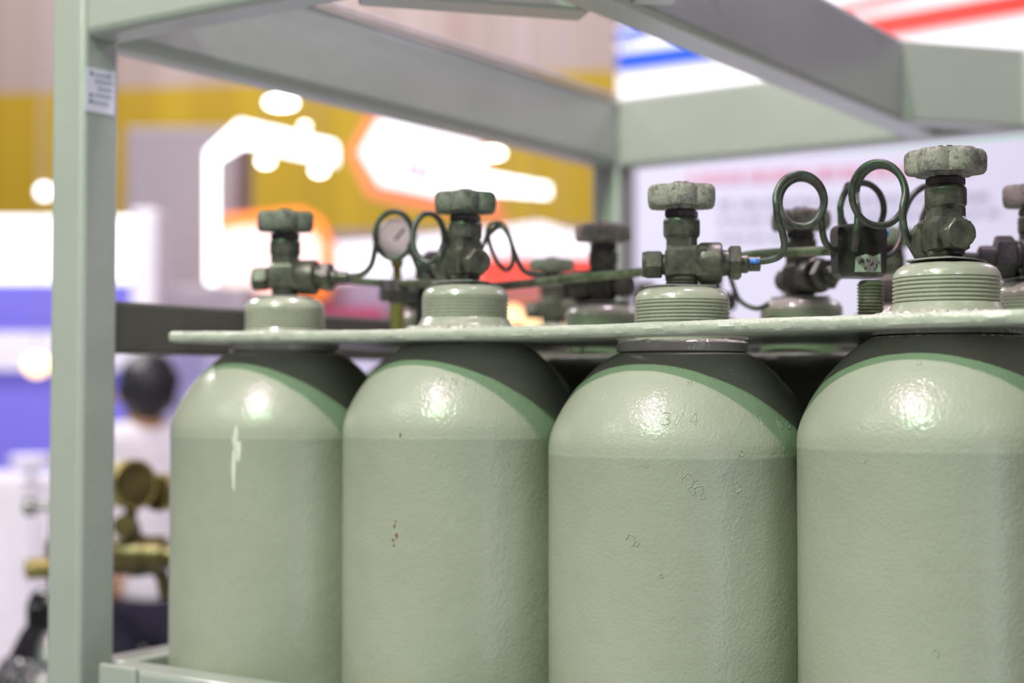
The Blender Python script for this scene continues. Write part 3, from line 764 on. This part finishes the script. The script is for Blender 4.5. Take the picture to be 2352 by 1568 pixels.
def rgauge(px, py, D_, R, rot):
    q = at(px, py, D=D_)-at(300, 1275, D=2.5); q.rotate(Matrix.Rotation(-YAW, 3, 'Z'))
    bm = bmesh.new(); lathe(bm, [(R*.85, .018), (R*.98, .014), (R, -.014), (R*.93, -.018), (R*.86, -.0165), (R*.05, -.0165)], 40, 'Y'); o = mesh_obj('gauge', bm, 'brass', rg, 35, q); o.rotation_euler = (0, 0, rot)
    bm = bmesh.new(); lathe(bm, [(R*.84, -.0166), (R*.84, -.0172)], 32, 'Y'); mesh_obj('dial', bm, 'dkbrass', o, 35)
rgauge(300, 1112, 2.5, .042, .75); rgauge(372, 1130, 2.55, .032, -.3)
bm = bmesh.new(); lathe(bm, [(.012, -.012), (.020, -.010), (.020, .010), (.012, .012)], 7, 'Y'); mesh_obj('knob', bm, 'dkbrass', rg, 35, (0, -.035, .052))

# ------------------------------------------------------------------ hall
fl = box('floor', -16, 12, -8, 18, -.05, 0, 'floor'); tag(fl, kind='structure')
# back wall with yellow band
A = at(-900, 900, D=15.0); B = at(1418, 900, D=13.2); u4 = (B-A); u4.z = 0; u4.normalize(); n4 = Vector((-u4.y, u4.x, 0))
if n4.dot(Fh) < 0: n4 = -n4
bm = bmesh.new(); c = (A+B)/2; c.z = 0; A.z = B.z = 0
prism(bm, [A-c, B-c, B+Vector((0, 0, 7.5))-c, A+Vector((0, 0, 7.5))-c], n4, .3)
w = mesh_obj('wall_back', bm, 'wall', None, 0, c); tag(w, kind='structure')

def stand(name, label, cat, px0, px1, py0, D_, depth, mat, zbot=0.0, group=None, bv=.02, py1=None):
    """an upright solid standing on the floor (or from py1 down to zbot)"""
    a = at(px0, py0, D=D_); b_ = at(px1, py0, D=D_); ht = (a.z+b_.z)/2
    z0 = zbot if py1 is None else at(px0, py1, D=D_).z
    c = (a+b_)/2; c.z = z0; L = (b_-a).length
    bm = bmesh.new(); bbox(bm, -L/2, L/2, 0, depth, 0, ht-z0)
    o = mesh_obj(name, bm, mat, None, 0, c); o.rotation_euler = (0, 0, YAW)
    if label: tag(o, label, cat, group)
    if bv: bevel(o, bv)
    return o
def child_panel(parent, name, pts, D_, th, mat):
    o = spx(name, pts, D_, th, mat); o.location = o.location - parent.location
    if parent.rotation_euler.z:
        o.parent = parent; o.matrix_parent_inverse = Matrix.Identity(4)
        R_ = Matrix.Rotation(-parent.rotation_euler.z, 4, 'Z'); o.location = R_ @ o.location; o.rotation_euler = (0, 0, -parent.rotation_euler.z)
    else: o.parent = parent
    return o
g1 = stand('exhibition_booth', 'tall mauve-grey booth wall left of the bent white light strip', 'booth', 288, 545, 290, 9.5, .6, 'booth_grey')
stand('exhibition_booth', 'lower grey booth panel behind the left rail of the rack', 'booth', 560, 330, 655, 9.9, .3, 'booth_grey', bv=0) if False else None
# bent LED light strip
D1 = 8.6
led = spx('light_strip', [(475, 648), (475, 348), (550, 278), (768, 328), (768, 372), (552, 326), (489, 362), (489, 648)], D1, .12, 'e_led'); tag(led, 'bright white bent light strip of the booth behind the left cylinder', 'light strip')
# orange sign panel
o1 = spx('lightbox_sign', [(505, 495), (690, 478), (735, 500), (768, 575), (748, 680), (560, 700), (505, 690)], 9.2, .15, 'e_orange'); tag(o1, 'orange rimmed pinkish sign glowing behind the left end valve', 'sign')
child_panel(o1, 'sign_face', [(505, 530), (690, 505), (735, 560), (735, 640), (700, 665), (560, 680), (505, 680)], 9.15, .06, 'e_pink')
# hexagonal sign
h1 = spx('hexagonal_sign', [(848, 256), (1112, 312), (1132, 400), (1165, 508), (1000, 484), (842, 448), (796, 350)], 8.2, .15, 'e_rim'); tag(h1, 'large white hexagonal sign with orange rim hanging in the hall', 'sign')
child_panel(h1, 'sign_face', [(874, 270), (1100, 316), (1130, 470), (1010, 448), (872, 420), (828, 350)], 8.1, .08, 'e_face')
bm = None
for q, (a, b_, y0, y1) in enumerate(((930, 941, 372, 402), (946, 952, 378, 404), (957, 972, 376, 404), (977, 990, 380, 408), (930, 948, 370, 377))):
    child_panel(h1, 'sign_lettering', [(a, y0), (b_, y0+2), (b_, y1+2), (a, y1)], 8.05, .03, 'red')
tubel = spx('light_tube', [(1100, 396), (1262, 425), (1262, 448), (1100, 436)], 7.8, .08, 'e_led'); tag(tubel, 'white glowing light bar at the right end of the hexagonal sign', 'light strip')
def lamp(px, py, D_, r, label, mat='e_warm', squash=.6, cord=True):
    q = at(px, py, D=D_); L = empty('pendant_lamp', q); tag(L, label, 'lamp', 'lamps hanging over the booths')
    bm = bmesh.new(); prof = [(r*math.sin(PI*t/10)+.0005, -r*squash*math.cos(PI*t/10)) for t in range(11)]; lathe(bm, prof, 24); mesh_obj('lamp_shade', bm, mat, L, 60)
    bm = bmesh.new(); lathe(bm, [(.003, r*squash*.9), (.003, 2.5)], 8); mesh_obj('cord', bm, 'booth_grey', L, 60)
lamp(645, 236, 8.0, .080, 'large white lamp glowing above the bent light strip', squash=.3)
lamp(610, 370, 7.6, .034, 'small white lamp below the bent light strip, left of two')
lamp(733, 391, 7.6, .034, 'small white lamp below the bent light strip, right of two')
lamp(1128, 352, 7.4, .062, 'white lamp before the right half of the hexagonal sign', squash=.3)
lamp(700, 290, 8.4, .02, 'faint warm lamp just right of the large one')
lamp(102, 440, 6.0, .030, 'brilliant lamp glaring past the left post of the rack', 'e_led', 1)
# glowing fascia lower centre
f2 = spx('lightbox_sign', [(760, 560), (960, 545), (1240, 510), (1330, 538), (1440, 560), (1440, 605), (760, 640)], 9.8, .2, 'e_sign2'); tag(f2, 'long pale blue-white glowing fascia behind the valves', 'sign')
r1 = spx('exhibition_booth', [(1100, 590), (1400, 590), (1400, 640), (1100, 652)], 9.0, .3, 'e_red'); tag(r1, 'red glowing sign panel low behind the second front valve', 'sign')
p1 = stand('exhibition_booth', 'muted purple booth counter behind the left rail, crimson foot', 'booth', 640, 900, 650, 9.4, .5, 'booth_purple')
child_panel(p1, 'crimson_band', [(640, 705), (880, 705), (880, 770), (640, 770)], 9.3, .05, 'booth_crimson')
p3 = stand('exhibition_booth', 'grey booth counter below the bent light strip', 'booth', 360, 575, 655, 8.75, .3, 'booth_grey')
p2 = stand('exhibition_booth', 'peach coloured booth wall glimpsed low behind the second front cylinder', 'booth', 1000, 1400, 668, 9.3, .5, 'peach')
lamp(1178, 722, 7.0, .035, 'warm orange lamp low beside the second front collar', 'e_fire', 1, False)
lamp(1222, 730, 7.0, .035, 'warm orange lamp low in the middle between two front cylinders', 'e_fire', 1, False)
lamp(1290, 732, 7.0, .028, 'warm orange lamp low near the second row collar', 'e_fire', 1, False)
# left: lit white box, blue booth
lb = stand('lightbox', 'long white glowing lightbox crossing behind the left post', 'lightbox', -260, 330, 497, 7.6, .2, 'e_white', py1=645)
wb = stand('exhibition_booth', 'white booth pillar just right of the left post', 'booth', 300, 362, 478, 7.1, .25, 'booth_white')
bb = stand('exhibition_booth', 'blue booth wall low behind the left post', 'booth', -300, 302, 640, 7.9, .4, 'e_blue')
child_panel(bb, 'white_band', [(-200, 762), (300, 762), (300, 850), (-200, 850)], 7.8, .05, 'booth_white')
lamp(85, 838, 6.6, .055, 'warm yellow lamp inside the blue booth', 'e_fire', .9)
ct = stand('booth_counter', 'long white booth counter at the far left', 'counter', -260, 200, 1090, 6.9, .4, 'counter')
spx_c = None
ch = empty('white_stool', at(72, 1075, D=6.6)); tag(ch, 'small white round stool top before the blue booth', 'stool'); ch.location.z = 0
zt_ = at(72, 1045, D=6.6).z
bm = bmesh.new(); lathe(bm, [(.05, zt_-.06), (.09, zt_-.04), (.095, zt_-.01), (.08, zt_)], 24); mesh_obj('seat', bm, 'booth_white', ch)
bm = bmesh.new(); lathe(bm, [(.14, 0), (.13, .02), (.02, .04), (.02, zt_-.05)], 24); mesh_obj('pedestal', bm, 'booth_white', ch)
stand('exhibition_booth', 'lilac booth wall behind the man in the white shirt', 'booth', 330, 900, 800, 8.5, .15, 'booth_lilac', py1=None)

# white banner behind the rack
DB = lambda x: 5.6
bn = spx('banner', [(1462, 382), (2700, 280), (2700, 1979), (1462, 1979)], 4.8, .04, 'banner'); tag(bn, 'large white printed banner behind the right half of the rack', 'banner')
def bline(x0, x1, y0, h, mat, slope, seed, nm='banner_print'):
    rnd = random.Random(seed); x = x0; base = None; bm = bmesh.new()
    while x < x1:
        w_ = rnd.uniform(14, 30); yy = y0+slope*(x-x0)
        Pq = [at(a, b_, D=4.79) for a, b_ in ((x, yy), (x+w_, yy+slope*w_), (x+w_, yy+slope*w_+h), (x, yy+h))]
        prism(bm, [p_-bn.location for p_ in Pq], Fh, .008); x += w_+rnd.uniform(6, 16)
    mesh_obj(nm, bm, mat, bn, 0)
bline(1580, 2250, 398, 26, 'banner_pink', -.04, 1, 'banner_heading')
bline(1650, 2280, 462, 16, 'banner_grey', -.03, 2); bline(1650, 2280, 500, 14, 'banner_grey', -.03, 3); bline(1650, 2200, 540, 12, 'banner_grey', -.02, 4)
ge = spx('booth_fascia', [(1930, 325), (2700, 245), (2700, 300), (1930, 372)], 4.9, .2, 'green_lit'); tag(ge, 'green lit edge showing above the white banner', 'sign')
# hanging fascia with coloured stripes
HA = at(1420, 150, D=10.5); HB = at(2700, 150, D=8.5); HN = (HB-HA).cross(Vector((0, 0, 1))).normalized()
if HN.dot(Fh) < 0: HN = -HN
def DH(off):
    def f(px, py):
        r_ = ray(px, py); t = (HA-HN*off-CAM).dot(HN)/r_.dot(HN); return t*r_.dot(Fh)
    return f
def spx2(name, pts, f, th, mat):
    P = [at(x, y, D=f(x, y)) for x, y in pts]; c_ = sum(P, Vector())/len(P); bm = bmesh.new()
    prism(bm, [p_-c_ for p_ in P], HN, th); o = mesh_obj(name, bm, mat, None, 0, c_); return o
hf = spx2('hanging_fascia', [(1420, 60), (1900, -70), (2700, -260), (2700, 250), (1420, 262)], DH(0), .2, 'hang_white'); tag(hf, 'white hanging ceiling fascia with blue and red stripes', 'fascia')
def hfp(name, pts, mat):
    o = spx2(name, pts, DH(.03), .03, mat); o.location = o.location-hf.location; o.parent = hf
hfp('blue_stripe', [(1420, 120), (1700, 86), (1700, 130), (1420, 164)], 'hang_blue')
hfp('red_stripe', [(1960, 46), (2400, -30), (2400, 20), (1960, 96)], 'hang_red')
hfp('red_stripe', [(1860, 28), (2150, -40), (2150, -22), (1860, 45)], 'hang_red')
hfp('blue_stripe', [(1420, 72), (1560, 35), (1560, 58), (1420, 98)], 'hang_blue')

# ------------------------------------------------------------------ person in white shirt (back turned, looking left)
def skinned(name, joints, edges, mat, parent, root=0, sub=2):
    me = bpy.data.meshes.new(name); me.from_pydata([j[:3] for j in joints], edges, [])
    me.materials.append(M[mat]); o = bpy.data.objects.new(name, me); C.objects.link(o); o.parent = parent
    s = o.modifiers.new('skin', 'SKIN'); s.use_smooth_shade = True
    for i, j in enumerate(joints):
        rr = j[3] if isinstance(j[3], tuple) else (j[3], j[3])
        me.skin_vertices[0].data[i].radius = rr; me.skin_vertices[0].data[i].use_root = (i == root)
    sb = o.modifiers.new('sub', 'SUBSURF'); sb.levels = sub; sb.render_levels = sub
    return o
q = at(335, 900, D=5.0); man = empty('person', (q.x, q.y, 0), YAW+d(35)); man.scale = (.96,)*3; tag(man, 'man in a white shirt and navy trousers standing with his back turned beyond the rack', 'person')
# local: facing +Y (away), x right
J = [(0, 0, .90, .12), (0, .0, 1.05, .115), (0, .01, 1.22, .13), (0, .0, 1.36, .11), (0, 0, 1.43, .055), (0, .02, 1.49, .056), (0, .03, 1.56, .082), (0, .03, 1.60, .07),
     (.09, 0, .86, .085), (.10, .01, .48, .055), (.10, -.01, .09, .04), (.10, .12, .04, .032),
     (-.09, 0, .86, .085), (-.10, .01, .48, .055), (-.10, -.01, .09, .04), (-.10, .12, .04, .032),
     (.17, 0, 1.36, .055), (.22, -.01, 1.10, .04), (.17, .14, .95, .032), (.14, .20, .92, .022),
     (-.17, 0, 1.36, .055), (-.22, -.01, 1.10, .04), (-.20, .12, .92, .032), (-.19, .19, .88, .022)]
Eg = [(0, 1), (1, 2), (2, 3), (3, 4), (4, 5), (5, 6), (6, 7), (0, 8), (8, 9), (9, 10), (10, 11), (0, 12), (12, 13), (13, 14), (14, 15), (3, 16), (16, 17), (17, 18), (18, 19), (3, 20), (20, 21), (21, 22), (22, 23)]
# five fingers per hand
for hnd, sx_ in ((19, 1), (23, -1)):
    hx, hy, hz, _ = J[hnd]
    for f_ in range(4):
        o_ = (f_-1.5)*.018; b0 = len(J)
        J.append((hx+o_, hy+.05, hz-.004*abs(f_-1.5), .009)); J.append((hx+o_, hy+.085-.006*abs(f_-1.5), hz-.02, .008)); Eg += [(hnd, b0), (b0, b0+1)]
    b0 = len(J); J.append((hx-sx_*.035, hy+.02, hz-.01, .010)); J.append((hx-sx_*.045, hy+.05, hz-.02, .009)); Eg += [(hnd, b0), (b0, b0+1)]
skinned('body', J, Eg, 'skin', man)
SJ = [(0, 0, .80, (.165, .13)), (0, 0, .95, (.155, .12)), (0, .0, 1.10, (.155, .12)), (0, .01, 1.25, (.165, .13)), (0, 0, 1.39, (.14, .10)), (0, 0, 1.475, .075), (.18, 0, 1.385, .07), (.235, -.01, 1.17, .06), (-.18, 0, 1.385, .07), (-.235, -.01, 1.17, .06)]
skinned('shirt', SJ, [(0, 1), (1, 2), (2, 3), (3, 4), (4, 5), (4, 6), (6, 7), (4, 8), (8, 9)], 'shirt', man)
TJ = [(0, 0, .88, (.15, .12)), (.09, 0, .80, .10), (.10, .01, .46, .075), (.10, -.01, .08, .06), (-.09, 0, .80, .10), (-.10, .01, .46, .075), (-.10, -.01, .08, .06)]
skinned('trousers', TJ, [(0, 1), (1, 2), (2, 3), (0, 4), (4, 5), (5, 6)], 'trouser', man)
bm = bmesh.new(); bmesh.ops.create_uvsphere(bm, u_segments=28, v_segments=18, radius=1)
for q_ in bm.verts:
    k_ = 1+.05*math.sin(9*q_.co.x)*math.sin(7*q_.co.z)
    q_.co = Vector((q_.co.x*.104*k_, q_.co.y*.108*k_-.022, q_.co.z*.120*k_+1.585))
mesh_obj('hair', bm, 'hair', man, 60)
for s_ in (-1, 1):
    bm = bmesh.new(); lathe(bm, [(.004, -.006), (.020, -.003), (.022, .003), (.008, .007)], 12, 'X'); o = mesh_obj('ear', bm, 'skin', man, 50, (s_*.088, .03, 1.545))
bm = bmesh.new(); bbox(bm, -.012, .012, .10, .125, 1.535, 1.565); o = mesh_obj('nose', bm, 'skin', man, 50); bevel(o, .008)
for s_ in (-1, 1):
    bm = bmesh.new(); bbox(bm, .10*s_-.05, .10*s_+.05, -.09, .19, 0, .07); o = mesh_obj('shoe', bm, 'shoe', man, 50); bevel(o, .025)

# ------------------------------------------------------------------ lights
def pt(name, loc, col, W, r=.05):
    l = bpy.data.lights.new(name, 'POINT'); l.energy = W; l.color = col; l.shadow_soft_size = r
    o = bpy.data.objects.new(name, l); C.objects.link(o); o.location = loc; return o
def area(name, loc, tgt, col, W, sx, sy):
    l = bpy.data.lights.new(name, 'AREA'); l.energy = W; l.color = col; l.shape = 'RECTANGLE'; l.size = sx; l.size_y = sy
    o = bpy.data.objects.new(name, l); C.objects.link(o); o.location = loc
    o.rotation_euler = (Vector(tgt)-Vector(loc)).to_track_quat('-Z', 'Y').to_euler(); return o
pt('booth_spot_green', (.48, -2.60, 3.82), (.57, 1, .57), 300, .05)
pt('booth_spot_rose', (.10, -1.95, 4.26), (1, .69, .86), 385, .05)
pt('booth_spot_white', (-.87, -1.5, 2.85), (.95, 1, .95), 16, .045)
pt('booth_spot_warm', (-.6, -1.75, 3.9), (1, .85, .8), 20, .07)
pt('booth_spot_warm2', (1.1, -1.75, 4.3), (1, .88, .8), 26, .07)
pt('booth_spot_violet', (2.2, -1.5, 2.9), (.7, .72, 1), 14, .06)
area('booth_lightbox_right', (4.2, .2, 2.3), (.4, .4, 1.6), (1, .62, .88), 4, 1.6, 1.2)
area('booth_lightbox_rear_right', (1.2, 2.2, 3.0), (-.1, .3, 1.9), (.86, .74, 1), 12, .5, .5)
area('booth_light_overhead', (.5, .5, 4.6), (.4, .4, 1.5), (1, .76, .93), 75, .5, .5)
area('shirt_fill_left', (-4.2, 1.0, 4.5), (-2.8, 3.2, 1.2), (1, .98, 1), 160, .8, .8)  # unseen fill, added to whiten the man's shirt
area('booth_light_column', (2.7, -1.5, .9), (.5, 0, 1.1), (.82, .82, 1), 8, .45, 1.8)
area('hall_ceiling_bank', (-6, 4, 8), (-7, 10, 2.5), (1, .97, .95), 640, 7, 3)
W = bpy.data.worlds.new('hall_ambience'); bpy.context.scene.world = W; W.use_nodes = True
bgn = W.node_tree.nodes['Background']; bgn.inputs[0].default_value = (1, .65, .98, 1); bgn.inputs[1].default_value = .16
vs = bpy.context.scene.view_settings; vs.view_transform = 'Standard'; vs.look = 'None'; vs.exposure = 0; vs.gamma = 1
